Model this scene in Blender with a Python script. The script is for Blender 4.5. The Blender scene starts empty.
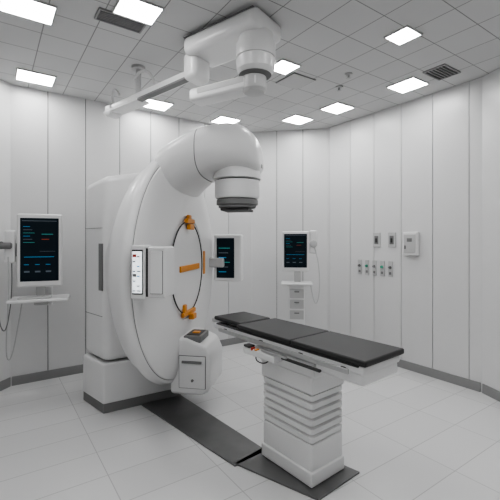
import bpy, bmesh, math
from mathutils import Vector, Matrix
scene = bpy.context.scene
COL = scene.collection
scene.view_settings.view_transform = 'AgX'
try: scene.view_settings.look = 'AgX - Medium High Contrast'
except Exception: pass
ROOM = math.atan2(.570, .821)
U = Vector((math.cos(ROOM), math.sin(ROOM))); V = Vector((-math.sin(ROOM), math.cos(ROOM)))
H = 3.0

# ---------------- materials ----------------
def mat(name, col, rough=.5, metal=0, emit=None, estr=0, noise=0.0, coat=0, spec=.5):
    m = bpy.data.materials.new(name); m.use_nodes = True
    nt = m.node_tree; b = nt.nodes['Principled BSDF']
    if isinstance(col, (int, float)): col = (col, col, col)
    b.inputs['Base Color'].default_value = (*col, 1)
    b.inputs['Roughness'].default_value = rough
    b.inputs['Metallic'].default_value = metal
    b.inputs['Coat Weight'].default_value = coat
    b.inputs['Specular IOR Level'].default_value = spec
    if emit:
        b.inputs['Emission Color'].default_value = (*emit, 1); b.inputs['Emission Strength'].default_value = estr
    if noise:
        tc = nt.nodes.new('ShaderNodeTexCoord'); n = nt.nodes.new('ShaderNodeTexNoise'); n.inputs['Scale'].default_value = 6
        mr = nt.nodes.new('ShaderNodeMapRange'); mr.inputs[3].default_value = 1-noise; mr.inputs[4].default_value = 1+noise
        mx = nt.nodes.new('ShaderNodeMix'); mx.data_type = 'RGBA'; mx.blend_type = 'MULTIPLY'; mx.inputs[0].default_value = 1
        mx.inputs[6].default_value = (*col, 1)
        nt.links.new(tc.outputs['Object'], n.inputs['Vector']); nt.links.new(n.outputs['Fac'], mr.inputs[0])
        nt.links.new(mr.outputs[0], mx.inputs[7]); nt.links.new(mx.outputs[2], b.inputs['Base Color'])
    return m
def tilemat(name, c1, c2, mortar, w, h, ms, rough, offs=0.0, loc=(0, 0, 0)):
    m = mat(name, c1, rough); nt = m.node_tree; b = nt.nodes['Principled BSDF']
    tc = nt.nodes.new('ShaderNodeTexCoord'); mp = nt.nodes.new('ShaderNodeMapping'); mp.inputs['Location'].default_value = loc
    br = nt.nodes.new('ShaderNodeTexBrick'); br.offset = offs; br.squash = 1
    br.inputs['Color1'].default_value = (c1, c1, c1, 1); br.inputs['Color2'].default_value = (c2, c2, c2, 1)
    br.inputs['Mortar'].default_value = (mortar, mortar, mortar, 1)
    br.inputs['Scale'].default_value = 1; br.inputs['Mortar Size'].default_value = ms; br.inputs['Mortar Smooth'].default_value = .1
    br.inputs['Brick Width'].default_value = w; br.inputs['Row Height'].default_value = h; br.inputs['Bias'].default_value = 0
    nt.links.new(tc.outputs['Object'], mp.inputs[0]); nt.links.new(mp.outputs[0], br.inputs['Vector']); nt.links.new(br.outputs['Color'], b.inputs['Base Color'])
    return m
WALL = mat('wall_panel_laminate', .66, .30, noise=.01)
SEAM = mat('wall_seam_dark', .06, .8)
BASEB = mat('baseboard_grey', .26, .5)
FLOOR = tilemat('floor_vinyl_tile', .66, .62, .44, .6, .3, .003, .26)
CEIL = tilemat('ceiling_tile', .60, .57, .27, .32, .32, .004, .9)
PLAST = mat('white_plastic', .72, .30, coat=.15, noise=.01)
PLAST2 = mat('light_grey_plastic', .48, .4)
GREY = mat('mid_grey_plastic', .18, .5)
DARK = mat('dark_grey', .04, .5)
BLACK = mat('black_rubber', .012, .5)
VENTD = mat('vent_recess', .05, .7)
VENTL = mat('vent_louvre', .30, .5)
PAD = mat('carbon_pad', .022, .45, noise=.1)
STEEL = mat('brushed_steel', .55, .3, 1, noise=.05)
PLATE = mat('floor_steel_plate', .17, .32, .5, noise=.2)
ORANGE = mat('orange_trim', (.62, .25, .035), .4)
RED = mat('red_button', (.42, .05, .03), .4)
GREEN = mat('green_socket', (.05, .3, .2), .4)
SCREEN = mat('screen_glass', (.004, .007, .010), .4, emit=(.015, .03, .045), estr=.15, spec=.12)
UIB = mat('screen_ui_blue', (.02, .08, .14), .4, emit=(.05, .32, .6), estr=.6, spec=.1)
UIG = mat('screen_ui_green', (.02, .08, .07), .4, emit=(.05, .4, .38), estr=.5, spec=.1)
UIR = mat('screen_ui_red', (.10, .02, .02), .4, emit=(.6, .12, .06), estr=.45, spec=.1)
UIK = mat('screen_ui_grey', .06, .4, emit=(.1, .14, .18), estr=.5, spec=.1)
LIT = mat('lit_panel', .8, .4, emit=(.88, .94, 1), estr=1.1)
LAMP = mat('ceiling_lamp_diffuser', .9, .5, emit=(1, 1, 1), estr=28)

# ---------------- mesh helpers ----------------
def finish(bm, name, mats, parent=None, loc=(0, 0, 0), rot=(0, 0, 0), smooth=True, ang=38, bevel=0, seg=3, wn=False):
    bmesh.ops.recalc_face_normals(bm, faces=bm.faces[:])
    if bevel:
        es = [e for e in bm.edges if len(e.link_faces) == 2 and e.calc_face_angle() > math.radians(30)]
        bmesh.ops.bevel(bm, geom=es, offset=bevel, segments=seg, affect='EDGES', profile=.5, clamp_overlap=True)
    if smooth:
        for f in bm.faces: f.smooth = True
        if not bevel:
            for e in bm.edges:
                if len(e.link_faces) == 2 and e.calc_face_angle() > math.radians(ang): e.smooth = False
    me = bpy.data.meshes.new(name); bm.to_mesh(me); bm.free()
    if not isinstance(mats, (list, tuple)): mats = [mats]
    for m in mats: me.materials.append(m)
    o = bpy.data.objects.new(name, me); COL.objects.link(o)
    o.location = loc; o.rotation_euler = rot
    if parent: o.parent = parent
    if bevel or wn:
        w = o.modifiers.new('wn', 'WEIGHTED_NORMAL'); w.keep_sharp = True
    return o
def addbox(bm, x0, x1, y0, y1, z0, z1, mi=0, M=None):
    vs = [bm.verts.new((x, y, z)) for x in (x0, x1) for y in (y0, y1) for z in (z0, z1)]
    if M is not None:
        for v in vs: v.co = M @ v.co
    for idx in ((0, 1, 3, 2), (4, 6, 7, 5), (0, 4, 5, 1), (2, 3, 7, 6), (0, 2, 6, 4), (1, 5, 7, 3)):
        f = bm.faces.new([vs[i] for i in idx]); f.material_index = mi
def box(name, b, m, parent=None, bevel=.01, seg=3, loc=(0, 0, 0), rot=(0, 0, 0)):
    bm = bmesh.new(); addbox(bm, *b); return finish(bm, name, m, parent, loc, rot, bevel=bevel, seg=seg, smooth=bool(bevel))
def loft(name, rings, m, parent=None, cap=True, ang=50, loc=(0, 0, 0), rot=(0, 0, 0), closed=True):
    bm = bmesh.new(); R = [[bm.verts.new(p) for p in r] for r in rings]; n = len(R[0])
    for a, b in zip(R, R[1:]):
        for i in range(n): bm.faces.new((a[i], a[(i+1) % n], b[(i+1) % n], b[i]))
    if cap: bm.faces.new(R[0][::-1]); bm.faces.new(R[-1])
    return finish(bm, name, m, parent, loc, rot, ang=ang, wn=True)
def lathe(name, prof, m, axis='Z', c=(0, 0, 0), parent=None, n=64, ang=35, rot=(0, 0, 0)):
    rings = []
    for h, r in prof:
        ring = []
        for i in range(n):
            a = 2*math.pi*i/n; p, q = max(r, .0005)*math.cos(a), max(r, .0005)*math.sin(a)
            ring.append({'Z': (p, q, h), 'X': (h, p, q), 'Y': (p, h, q)}[axis])
        rings.append(ring)
    return loft(name, rings, m, parent, loc=c, ang=ang, rot=rot)
def prism(name, pts, z0, ztop, m, parent=None, bevel=.02, seg=4):
    bm = bmesh.new(); n = len(pts)
    if not isinstance(ztop, (list, tuple)): ztop = [ztop]*n
    a = [bm.verts.new((p[0], p[1], z0)) for p in pts]; b = [bm.verts.new((p[0], p[1], z)) for p, z in zip(pts, ztop)]
    for i in range(n): bm.faces.new((a[i], a[(i+1) % n], b[(i+1) % n], b[i]))
    bm.faces.new(a[::-1]); bm.faces.new(b)
    return finish(bm, name, m, parent, bevel=bevel, seg=seg)
def tube(name, pts, r, m, parent=None, cyclic=False, smooth=True):
    cu = bpy.data.curves.new(name, 'CURVE'); cu.dimensions = '3D'; cu.bevel_depth = r; cu.bevel_resolution = 4; cu.use_fill_caps = True
    if smooth:
        s = cu.splines.new('NURBS'); s.points.add(len(pts)-1); s.use_endpoint_u = True; s.order_u = 3
    else:
        s = cu.splines.new('POLY'); s.points.add(len(pts)-1)
    for p, q in zip(s.points, pts): p.co = (*q, 1)
    s.use_cyclic_u = cyclic
    cu.materials.append(m); o = bpy.data.objects.new(name, cu); COL.objects.link(o)
    if parent: o.parent = parent
    return o
def empty(name, loc, rz=0):
    e = bpy.data.objects.new(name, None); COL.objects.link(e); e.location = loc; e.rotation_euler = (0, 0, rz); e.empty_display_size = .2; return e
def R2(X, Y): p = U*X + V*Y; return p.x, p.y
def sring(L, w, z0, z1, e=3.2, n=40, t0=0):
    r = []; zc = (z0+z1)/2; hz = (z1-z0)/2
    for i in range(n):
        a = 2*math.pi*i/n; c, s = math.cos(a), math.sin(a)
        r.append((L, t0+w*math.copysign(abs(c)**(2/e), c), zc+hz*math.copysign(abs(s)**(2/e), s)))
    return r

# ---------------- room shell ----------------
P = [(.17, 4.42), (3.09, 4.42), (3.85, 3.66), (3.85, 1.67), (3.55, 1.0), (3.55, -1.7), (-1.9, -1.7), (-1.9, 2.35)]
names = ['back', 'back_corner', 'right', 'right_front', 'right_rear', 'rear', 'left', 'left_corner']
offs = [.33, .0, .03, 0, 0, 0, 0, .32]
for k, nm in enumerate(names):
    a = Vector(P[k]); b = Vector(P[(k+1) % len(P)]); d = b-a; L = d.length; d.normalize()
    ang = math.atan2(d.y, d.x)
    bm = bmesh.new()
    addbox(bm, -.02, L+.02, .014, .12, 0, H, 1)
    g = .0036; pw = .368
    xs = [0]; c = offs[k] if offs[k] > .02 else pw
    while c < L-.05: xs.append(c); c += pw
    xs.append(L)
    for s, e in zip(xs, xs[1:]):
        addbox(bm, s+(g if s else 0), e-(g if e < L else 0), 0, .02, 0, H, 0)
    wx, wy = R2(*a)
    finish(bm, 'wall_'+nm, [WALL, SEAM], None, (wx, wy, 0), (0, 0, ROOM+ang), smooth=False)
    box('baseboard_'+nm, (.012, L-.012, -.014, -.0005, 0.0, .09), BASEB, None, .002, 1, (wx, wy, 0), (0, 0, ROOM+ang))
def slab(name, z0, z1, m):
    bm = bmesh.new(); vs = [bm.verts.new((p[0], p[1], z0)) for p in P]; vt = [bm.verts.new((p[0], p[1], z1)) for p in P]; n = len(P)
    bm.faces.new(vs); bm.faces.new(vt)
    for i in range(n): bm.faces.new((vs[i], vs[(i+1) % n], vt[(i+1) % n], vt[i]))
    return finish(bm, name, m, None, (0, 0, 0), (0, 0, ROOM), smooth=False)
slab('floor', -.1, 0, FLOOR); slab('ceiling', H, H+.1, CEIL)

lights = [(.36, 4.10, .15, .13), (.21, 2.9, .15, .12), (.82, 2.50, .13, .11), (1.56, 4.13, .15, .13), (2.51, 4.17, .14, .13), (3.25, 3.61, .15, .13), (3.35, 3.03, .14, .13),
          (2.16, 2.58, .10, .10), (3.43, 2.18, .13, .14), (2.57, 1.67, .09, .09), (2.6, .4, .15, .13), (1.1, .5, .15, .13), (-.4, .9, .15, .13), (2.0, -.8, .15, .13), (0, -.8, .15, .13), (-1.2, .0, .15, .13), (1.9, .9, .13, .13), (.3, 1.5, .13, .13)]  # panels out of view, at the end of the list, are added as fill light
for X, Y, a, b in lights:
    x, y = R2(X, Y)
    e = empty('ceiling_light_or_fill_panel', (x, y, H), ROOM)
    bm = bmesh.new()
    addbox(bm, -a-.01, a+.01, -b-.01, -b, -.012, 0); addbox(bm, -a-.01, a+.01, b, b+.01, -.012, 0)
    addbox(bm, -a-.01, -a, -b, b, -.012, 0); addbox(bm, a, a+.01, -b, b, -.012, 0)
    finish(bm, 'frame', PLAST2, e, smooth=False)
    box('diffuser', (-a, a, -b, b, -.008, -.001), LAMP, e, 0)
for X, Y, a, b in [(.76, 2.69, .15, .06), (3.42, 1.83, .13, .09)]:
    x, y = R2(X, Y); e = empty('ceiling_air_vent', (x, y, H), ROOM)
    box('recess', (-a, a, -b, b, -.006, -.001), VENTD, e, 0)
    bm = bmesh.new(); n = 6
    addbox(bm, -a-.012, a+.012, -b-.012, -b, -.014, 0); addbox(bm, -a-.012, a+.012, b, b+.012, -.014, 0)
    addbox(bm, -a-.012, -a, -b, b, -.014, 0); addbox(bm, a, a+.012, -b, b, -.014, 0)
    for i in range(1, n):
        yy = -b+2*b*i/n; addbox(bm, -a, a, yy-.003, yy+.003, -.014, -.006)
    finish(bm, 'louvres', VENTL, e, smooth=False)
for X, Y in [(2.45, 2.75)]:
    x, y = R2(X, Y); e = empty('ceiling_access_hatch', (x, y, H), ROOM)
    box('hatch_frame', (-.14, .14, -.14, .14, -.008, -.0005), GREY, e, .002, 1); box('hatch_panel', (-.132, .132, -.132, .132, -.011, -.006), PLAST2, e, .002, 1)
for X, Y in [(2.75, 2.35), (1.9, 3.3), (2.9, 2.6)]:
    x, y = R2(X, Y); lathe('ceiling_sprinkler', [(-.045, .012), (-.04, .025), (-.035, .01), (-.01, .01), (-.008, .035), (0, .035)], PLAST2, c=(x, y, H-.001), n=20)

# ---------------- wall devices on right wall ----------------
def wallframe(name, Y, z):
    x, y = R2(3.85, Y); return empty(name, (x, y, z), ROOM)
for Y in (2.85, 2.64):
    e = wallframe('wall_switch_plate', Y, 1.45)
    box('plate', (-.014, -.001, -.05, .05, -.085, .085), PLAST2, e, .004, 2)
    box('inset', (-.017, -.012, -.028, .028, -.05, .05), GREY, e, .003, 2); box('rocker', (-.022, -.016, -.012, .012, -.03, .02), DARK, e, .003, 2)
for i in range(5):
    e = wallframe('medical_gas_outlet', 3.10-.11*i, 1.11)
    box('plate', (-.014, -.001, -.028, .028, -.09, .09), PLAST2, e, .004, 2)
    lathe('socket', [(-.035, .001), (-.035, .014), (-.01, .018)], GREEN if i % 2 else GREY, 'X', (0, 0, .02), e, 20)
    box('label', (-.017, -.013, -.015, .015, -.065, -.035), GREY, e, .001, 1)
e = wallframe('wall_control_box', 2.39, 1.41)
box('housing', (-.05, -.001, -.09, .09, -.13, .13), PLAST, e, .012); box('door_face', (-.056, -.048, -.07, .07, -.10, .10), PLAST2, e, .005, 2)
box('label', (-.06, -.054, -.03, .03, .02, .06), GREY, e, .002, 1); box('latch', (-.064, -.054, .045, .06, -.06, -.02), GREY, e, .002, 1)

# ---------------- linear accelerator ----------------
CZ = 1.21
lin = empty('linear_accelerator', (-.572, 3.30, 0), math.radians(-10))
stand = [(-.93, -.06), (-.61, -.27), (-.12, .17), (-.12, .62), (-.93, .62)]
prism('stand_body', stand, .42, [1.95, 1.99, 2.14, 2.14, 2.0], PLAST, lin, .06, 5)
prism('stand_base', [(-.945, -.07), (-.61, -.29), (-.11, .16), (-.11, .63), (-.945, .63)], .075, .412, PLAST, lin, .018, 4)
prism('toe_kick', [(-.94, -.068), (-.61, -.285), (-.113, .16), (-.113, .625), (-.94, .625)], 0.0, .08, GREY, lin, .004, 1)
bm = bmesh.new(); d2 = Vector((-.32, .21)).normalized()
M = Matrix.Translation((-.61, -.27, 0)) @ Matrix.Rotation(math.atan2(d2.y, d2.x), 4, 'Z')
for z in (.80, 1.55): addbox(bm, .04, .36, -.003, .003, z, z+.004, 0, M)
finish(bm, 'stand_panel_seams', GREY, lin, smooth=False)
bm = bmesh.new(); addbox(bm, .03, .10, -.004, .004, 1.02, 1.42, 0, M); finish(bm, 'side_vent_slot', GREY, lin, smooth=False)
# gantry drum
lathe('gantry_drum_rear', [(-.5, .001), (-.5, .45), (-.25, .82), (-.20, .885), (-.13, .91), (-.118, .91), (-.112, .90), (-.112, .001)], PLAST, 'X', (0, 0, CZ), lin, 128)
lathe('gantry_drum_groove', [(-.115, .001), (-.115, .895), (-.088, .895), (-.088, .001)], GREY, 'X', (0, 0, CZ), lin, 128)
lathe('gantry_rim', [(-.104, .001), (-.104, .945), (-.098, .96), (-.07, .97), (-.045, .965), (-.030, .950), (-.024, .936), (-.024, .001)], PLAST, 'X', (0, 0, CZ), lin, 128)
lathe('gantry_face', [(-.027, .001), (-.027, .925), (-.02, .93), (-.012, .925), (0, .89), (.012, .82), (.022, .70), (.026, .46), (.026, .45), (.014, .445), (.014, .001)], PLAST, 'X', (0, 0, CZ), lin, 128)
lathe('gantry_face_groove', [(-.026, .925), (-.026, .933), (-.0225, .933), (-.0225, .925)], GREY, 'X', (0, 0, CZ), lin, 128)
ring = [(.03, .40*math.cos(2*math.pi*i/72), CZ+.40*math.sin(2*math.pi*i/72)) for i in range(72)]
tube('bore_ring', ring, .0055, BLACK, lin, True, False)
lathe('bore_cover', [(.012, .39), (.022, .385), (.03, .30), (.034, .001)], PLAST, 'X', (0, 0, CZ), lin, 64)
box('orange_bar', (.03, .045, -.22, .28, CZ-.03, CZ+.022), ORANGE, lin, .005)
box('orange_top_tab', (.02, .06, -.09, .10, CZ+.385, CZ+.425), ORANGE, lin, .01)
box('orange_top_button', (.03, .07, -.05, .06, CZ+.33, CZ+.38), ORANGE, lin, .01)
box('orange_top_cap', (.02, .05, -.03, .04, CZ+.42, CZ+.46), ORANGE, lin, .008)
box('orange_bottom_tab', (.02, .05, -.16, .16, CZ-.415, CZ-.375), ORANGE, lin, .01)
box('orange_bottom_button', (.03, .08, .0, .09, CZ-.46, CZ-.41), ORANGE, lin, .01)
box('orange_bottom_bracket', (.02, .05, -.13, -.08, CZ-.38, CZ-.31), ORANGE, lin, .008)
box('orange_side_strip', (.02, .035, .45, .50, CZ-.1, CZ+.13), ORANGE, lin, .006)
# arm
secs = [(-.06, .50, 1.78, 2.20), (.0, .49, 1.82, 2.245), (.04, .47, 1.86, 2.275), (.09, .44, 1.90, 2.31), (.18, .39, 1.96, 2.365), (.30, .33, 2.01, 2.41), (.42, .29, 2.02, 2.425),
        (.52, .265, 2.02, 2.41), (.60, .24, 2.02, 2.36), (.65, .21, 2.02, 2.29), (.675, .16, 2.04, 2.22), (.683, .10, 2.08, 2.18)]
loft('gantry_arm', [sring(L, w, a, b, 2.8, 48) for L, w, a, b in secs], PLAST, lin, ang=60)
loft('arm_seam_band', [sring(.205, .378, 1.967, 2.377, 2.8), sring(.211, .376, 1.968, 2.380, 2.8)], GREY, lin, ang=60)
lathe('head_collar', [(2.08, .12), (2.07, .185), (2.02, .20), (1.975, .205), (1.965, .205), (1.96, .18), (1.95, .001)], PLAST, 'Z', (.47, 0, 0), lin, 48)
lathe('head_seam', [(1.965, .176), (1.945, .176)], DARK, 'Z', (.47, 0, 0), lin, 48)
lathe('head_body', [(1.95, .19), (1.82, .192), (1.80, .18), (1.79, .001)], PLAST, 'Z', (.47, 0, 0), lin, 48)
lathe('collimator', [(1.80, .165), (1.785, .178), (1.75, .178), (1.745, .16), (1.725, .16), (1.72, .14), (1.71, .001)], GREY, 'Z', (.47, 0, 0), lin, 48)
box('accessory_mount', (.35, .59, -.12, .12, 1.695, 1.715), DARK, lin, .006)
box('head_light', (.668, .69, -.03, .03, 2.06, 2.09), PLAST2, lin, .005)
# lower pod
bm = bmesh.new()
pr = [(-.06, .17), (.22, .17), (.28, .22), (.29, .47), (.24, .58), (.08, .64), (-.06, .64)]
va = [bm.verts.new((p[0], -.20, p[1])) for p in pr]; vb = [bm.verts.new((p[0], .22, p[1])) for p in pr]; n = len(pr)
for i in range(n): bm.faces.new((va[i], va[(i+1) % n], vb[(i+1) % n], vb[i]))
bm.faces.new(va); bm.faces.new(vb)
finish(bm, 'imager_pod', PLAST, lin, bevel=.03, seg=4)
box('pod_panel_frame', (.02, .25, -.208, -.195, .23, .50), GREY, lin, .005); box('pod_panel', (.025, .245, -.212, -.2, .235, .495), PLAST, lin, .004)
box('pod_handle', (.05, .22, -.225, -.212, .44, .46), GREY, lin, .004)
box('pod_display', (.05, .20, -.18, .06, .60, .655), GREY, lin, .01); box('pod_display_glass', (.07, .18, -.15, .04, .652, .66), DARK, lin, .003)
box('pod_orange', (.10, .16, -.10, -.04, .656, .668), ORANGE, lin, .004)
lathe('pod_button', [(-.225, .001), (-.225, .010), (-.205, .012)], GREY, 'Y', (.14, 0, .30), lin, 20)
# side imaging panels
IZ = 1.25
box('near_arm', (-.02, .10, -.92, -.72, IZ-.06, IZ+.06), PLAST2, lin, .02)
box('near_imager_housing', (.115, .235, -.995, -.84, IZ-.155, IZ+.16), PLAST, lin, .015)
box('near_imager_gasket', (.10, .12, -.99, -.85, IZ-.15, IZ+.15), DARK, lin, .004)
box('near_imager_frame', (.010, .105, -1.005, -.90, IZ-.165, IZ+.17), PLAST, lin, .012)
box('near_imager_bezel', (.021, .093, -1.009, -1.0, IZ-.135, IZ+.14), DARK, lin, .003)
box('near_imager_display', (.026, .088, -1.013, -1.006, IZ-.125, IZ+.13), LIT, lin, .002)
mm = [UIK, GREY, UIB, GREY, UIK, RED, GREY, UIB, UIK]; q = 0
for i in range(8):
    for j in range(2):
        if (i*3+j) % 4 == 3: continue
        x0 = .031+.028*j; box('near_display_tile_%d' % q, (x0, x0+.016+.007*((i+j) % 2), -1.016, -1.012, IZ-.115+.030*i, IZ-.115+.030*i+.007+.011*((i*j+i) % 2)), mm[(i*2+j) % 9], lin, 0); q += 1
box('near_imager_panel_seam', (.135, .218, -1.0, -.99, IZ-.13, IZ+.135), GREY, lin, .003)
box('near_imager_panel', (.138, .215, -1.004, -.992, IZ-.127, IZ+.132), PLAST, lin, .003)
box('far_arm', (.0, .18, .68, .78, CZ-.05, CZ+.05), PLAST2, lin, .02)
box('far_imager_housing', (.06, .36, .72, .86, CZ-.20, CZ+.30), PLAST, lin, .02)
box('far_imager_display', (.095, .285, .710, .722, CZ-.16, CZ+.26), SCREEN, lin, .003)
for i in range(6): box('far_display_row_%d' % i, (.12, .20+.02*(i % 3), .706, .711, CZ-.10+.05*i, CZ-.092+.05*i), (UIB, UIK, UIG)[i % 3], lin, 0)

# ---------------- treatment couch ----------------
cou = empty('treatment_couch', (.275, 2.475, 0), math.atan2(-.777, .63))
def cb(name, b, m, bev=.01, seg=3): return box(name, b, m, cou, bev, seg)
cx, cy = .070, .02
cb('column_foot', (cx-.225, cx+.225, cy-.155, cy+.155, 0.012, .10), PLAST, .012)
cb('column_lower', (cx-.215, cx+.215, cy-.145, cy+.145, .09, .255), PLAST, .012)
def rr(hx, hy, z, r=.02, k=4):
    pts = []
    for sx, sy, a0 in ((1, 1, 0), (-1, 1, 90), (-1, -1, 180), (1, -1, 270)):
        for i in range(k+1):
            a = math.radians(a0+90*i/k); pts.append((cx+sx*(hx-r)+r*math.cos(a), cy+sy*(hy-r)+r*math.sin(a), z))
    return pts
z = .252; rings = []
for i in range(6):
    rings += [rr(.198, .128, z), rr(.198, .128, z+.010), rr(.217, .147, z+.013), rr(.219, .149, z+.044), rr(.198, .128, z+.048)]; z += .049
loft('bellows', rings, PLAST, cou, ang=25)
cb('column_upper', (cx-.225, cx+.225, cy-.155, cy+.155, .545, .66), PLAST, .015)
cb('column_head', (cx-.255, cx+.255, cy-.17, cy+.17, .655, .745), PLAST, .015)
cb('undercarriage', (-.40, .56, -.13, .13, .735, .785), PLAST2, .012)
cb('tabletop_shell', (-.66, .665, -.178, .178, .775, .822), PLAST, .014)
cb('shell_dark_line', (-.62, .64, -.181, .181, .812, .822), DARK, .002, 1)
cb('end_housing', (.34, .66, -.165, .165, .715, .79), PLAST, .02)
cb('pad_foot', (.17, .685, -.185, .185, .823, .856), PAD, .01)
cb('pad_middle', (-.36, .165, -.185, .185, .823, .856), PAD, .01)
cb('pad_head', (-.70, -.37, -.15, .15, .83, .86), PAD, .012)
cb('head_plate', (-.76, -.33, -.13, .13, .80, .832), STEEL, .008)
for s in (-1, 1):
    cb('side_rail_%d' % (s+1), (-.55, .60, s*.205-.006, s*.205+.006, .775, .802), STEEL, .004, 2)
    for x in (-.5, -.1, .25, .55): cb('rail_bracket_%d_%d' % (s+1, int(x*100)), (x-.015, x+.015, min(s*.17, s*.2), max(s*.17, s*.2), .778, .798), DARK, .003, 1)
cb('control_pod', (-.22, .08, -.235, -.15, .70, .745), PLAST, .01)
cb('control_red', (-.135, -.12, -.242, -.21, .735, .755), RED, .005); cb('control_orange', (-.10, -.08, -.242, -.21, .743, .752), ORANGE, .003)
cb('control_panel', (-.21, -.15, -.24, -.19, .745, .76), DARK, .004); cb('control_lever', (-.04, .18, -.235, -.215, .752, .766), STEEL, .005)
cb('foot_handle', (.12, .42, -.215, -.195, .735, .75), DARK, .005)
tube('pendant_cable', [(-.1, -.2, .74), (-.13, -.215, .68), (-.08, -.2, .655), (-.03, -.18, .67), (.0, -.16, .72)], .004, DARK, cou)

bm = bmesh.new()
for pts in ([(-.95, 3.285), (-.096, 2.395), (.113, 2.565), (-.664, 3.508)], [(-.096, 2.42), (.38, 2.08), (.68, 2.33), (.22, 2.73)]):
    lo = [bm.verts.new((p[0], p[1], .0005)) for p in pts]; hi = [bm.verts.new((p[0], p[1], .011)) for p in pts]
    bm.faces.new(lo); bm.faces.new(hi)
    for i in range(4): bm.faces.new((lo[i], lo[(i+1) % 4], hi[(i+1) % 4], hi[i]))
finish(bm, 'floor_track_plate', PLATE, smooth=False)

# ---------------- monitor stations ----------------
def ui(par, w0, w1, z0, z1, y):
    W = w1-w0; Hh = z1-z0; k = 0
    def r(a, b, c, d, m):
        nonlocal k; k += 1
        box('ui_%d' % k, (w0+a*W, w0+b*W, y-.001, y+.002, z0+c*Hh, z0+d*Hh), m, par, 0)
    r(.05, .95, .95, .96, UIK)
    for i in range(6): r(.08, .25+.06*(i % 3), .86-.05*i, .867-.05*i, (UIB, UIK, UIG)[i % 3])
    r(.55, .85, .74, .75, UIG); r(.55, .75, .66, .668, UIR); r(.5, .9, .47, .475, UIK); r(.1, .88, .38, .388, UIB)
    for i in range(3): r(.1+.28*i, .24+.28*i, .14, .165, UIK); r(.1+.28*i, .22+.28*i, .26, .268, UIB)
ml = empty('wall_monitor_workstation', (-1.935, 3.46, 0), math.radians(22))
box('bezel', (-.185, .185, -.035, .02, 1.02, 1.69), PLAST, ml, .02)
box('screen', (-.155, .155, -.04, -.03, 1.075, 1.65), SCREEN, ml, .003); ui(ml, -.155, .155, 1.075, 1.65, -.042)
box('monitor_back', (-.13, .13, .015, .08, 1.15, 1.58), PLAST2, ml, .02)
box('neck', (-.04, .04, .02, .07, .93, 1.2), PLAST2, ml, .015)
box('shelf', (-.24, .24, -.16, .12, .895, .925), PLAST, ml, .012)
box('keyboard', (-.16, .10, -.14, -.03, .925, .94), PLAST2, ml, .004, 2)
box('shelf_bracket', (-.06, .06, .05, .30, .84, .895), PLAST2, ml, .01)
box('wall_arm', (-.04, .04, .07, .30, 1.25, 1.33), PLAST2, ml, .012)
box('wall_column', (-.07, .07, .28, .33, .80, 1.60), PLAST, ml, .012)
box('speaker_pod', (-.285, -.20, -.01, .06, 1.24, 1.54), PLAST, ml, .02)
lathe('handset', [(-.05, .02), (-.04, .03), (.04, .03), (.05, .02)], GREY, 'X', (-.27, -.03, 1.40), ml, 24)
box('speaker_link', (-.21, -.12, .03, .05, 1.3, 1.42), GREY, ml, .005)
tube('cable_a', [(-.26, -.04, 1.38), (-.31, -.05, 1.50), (-.33, -.05, 1.2), (-.32, -.05, .75), (-.28, -.04, .62), (-.25, -.03, .70), (-.22, 0, 1.0), (-.23, .02, 1.26)], .005, GREY, ml)
tube('cable_b', [(-.25, -.02, 1.30), (-.24, -.03, 1.0), (-.27, -.03, .45), (-.24, -.03, .35), (-.20, .0, .5), (-.15, .05, .90)], .005, PLAST2, ml)
mc = empty('monitor_cart', (.60, 4.66, 0), math.radians(-6))
box('bezel', (-.20, .13, -.03, .02, 1.06, 1.56), PLAST, mc, .018)
box('screen', (-.175, .105, -.036, -.027, 1.11, 1.525), SCREEN, mc, .003); ui(mc, -.175, .105, 1.11, 1.525, -.038)
box('monitor_back', (-.15, .08, .015, .07, 1.15, 1.48), PLAST2, mc, .02)
box('side_pod', (.14, .23, -.03, .05, 1.28, 1.57), PLAST, mc, .02)
lathe('side_reel', [(-.05, .03), (-.04, .045), (.03, .045)], PLAST2, 'Y', (.185, 0, 1.40), mc, 24)
box('neck', (-.05, .03, .0, .05, .92, 1.1), PLAST2, mc, .012)
box('shelf', (-.21, .17, -.15, .12, .90, .93), PLAST, mc, .012)
box('cart_column', (-.12, .08, -.07, .09, .12, .90), PLAST, mc, .02)
for i in range(3): box('drawer_%d' % i, (-.105, .065, -.08, -.065, .48+.13*i, .59+.13*i), PLAST2, mc, .005, 2)
for i in range(3): box('drawer_handle_%d' % i, (-.05, .01, -.092, -.078, .55+.13*i, .565+.13*i), GREY, mc, .003, 1)
box('cart_base', (-.19, .15, -.16, .16, .05, .12), PLAST2, mc, .02)
for i, (a, b) in enumerate(((-.15, -.12), (.11, -.12), (-.15, .12), (.11, .12))): lathe('caster_%d' % i, [(-.012, .02), (-.01, .028), (.01, .028), (.012, .02)], DARK, 'X', (a, b, .028), mc, 20)
tube('cable', [(.19, -.03, 1.38), (.25, -.05, 1.2), (.26, -.05, .8), (.22, -.04, .65), (.18, -.04, .72), (.15, -.02, .9)], .006, PLAST2, mc)

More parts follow.
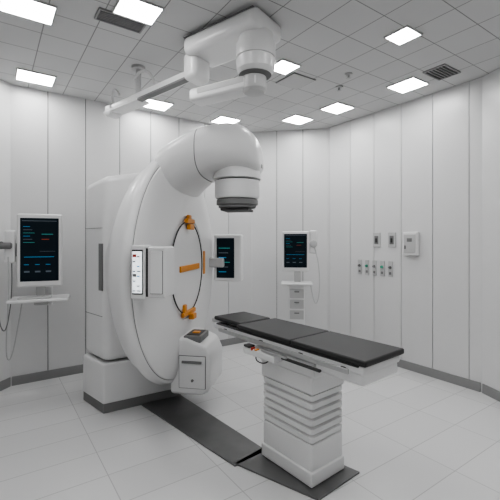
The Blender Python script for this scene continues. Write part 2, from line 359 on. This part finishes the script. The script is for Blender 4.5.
# ---------------- ceiling boom ----------------
bo = empty('ceiling_equipment_boom', (0, 0, 0))
def seg(name, a, b, w, h, m, bev=.02):
    a = Vector(a); b = Vector(b); d = b-a; L = d.length
    o = box(name, (0, L, -w/2, w/2, -h/2, h/2), m, bo, bev, 4); o.location = a
    o.rotation_euler = d.to_track_quat('X', 'Z').to_euler(); return o
seg('mount_housing', (-.42, 2.98, 2.925), (.14, 2.56, 2.925), .34, .14, PLAST, .05)
seg('mount_housing_seam', (-.40, 2.965, 2.975), (.12, 2.575, 2.975), .345, .006, GREY, .002)
lathe('joint_upper', [(2.60, .001), (2.60, .10), (2.63, .13), (2.70, .138), (2.702, .13), (2.712, .13), (2.714, .138), (2.80, .138), (2.84, .12), (2.88, .12)], PLAST, 'Z', (.04, 2.62, 0), bo, 48)
lathe('joint_lower', [(2.48, .001), (2.48, .07), (2.50, .085), (2.61, .085)], PLAST2, 'Z', (.03, 2.63, 0), bo, 40)
lathe('joint_band', [(2.585, .09), (2.60, .115), (2.607, .09)], GREY, 'Z', (.035, 2.625, 0), bo, 40)
seg('lower_arm', (.08, 2.60, 2.545), (-.43, 2.90, 2.545), .15, .10, PLAST, .025)
seg('lower_arm_cover', (.0, 2.65, 2.56), (-.36, 2.86, 2.56), .156, .05, PLAST2, .01)
seg('rear_joint', (-.36, 2.92, 2.80), (-.48, 3.0, 2.80), .2, .22, PLAST, .05)
seg('rear_arm', (-.42, 2.93, 2.755), (-1.30, 3.58, 2.70), .10, .06, PLAST, .02)
seg('rear_arm_rail', (-.46, 2.93, 2.72), (-1.28, 3.54, 2.668), .06, .02, GREY, .004)
seg('rear_arm_tray', (-.95, 3.34, 2.69), (-1.36, 3.63, 2.66), .14, .025, PLAST, .008)
seg('rear_arm_end', (-1.27, 3.56, 2.68), (-1.35, 3.62, 2.675), .13, .10, PLAST, .02)
lathe('rear_hanger', [(2.70, .025), (2.97, .025), (2.975, .06), (3.0, .06)], PLAST2, 'Z', (-1.0, 3.36, 0), bo, 24)
tube('hook_a', [(-.80, 3.2, 2.74), (-.82, 3.15, 2.86), (-.95, 3.2, 2.90), (-1.0, 3.24, 2.84)], .012, PLAST2, bo)
tube('hook_b', [(-1.28, 3.55, 2.70), (-1.30, 3.5, 2.82), (-1.24, 3.46, 2.85), (-1.2, 3.45, 2.78)], .012, PLAST2, bo)

# ---------------- world & camera ----------------
w = bpy.data.worlds.new('World'); scene.world = w; w.use_nodes = True
w.node_tree.nodes['Background'].inputs[0].default_value = (.8, .8, .8, 1); w.node_tree.nodes['Background'].inputs[1].default_value = .3
cam = bpy.data.cameras.new('Camera'); co = bpy.data.objects.new('Camera', cam); COL.objects.link(co)
cam.sensor_width = 36; cam.lens = 27; cam.shift_y = -.02; cam.clip_start = .05
co.location = (0, 0, 1.45); co.rotation_euler = (math.pi/2, 0, 0); scene.camera = co
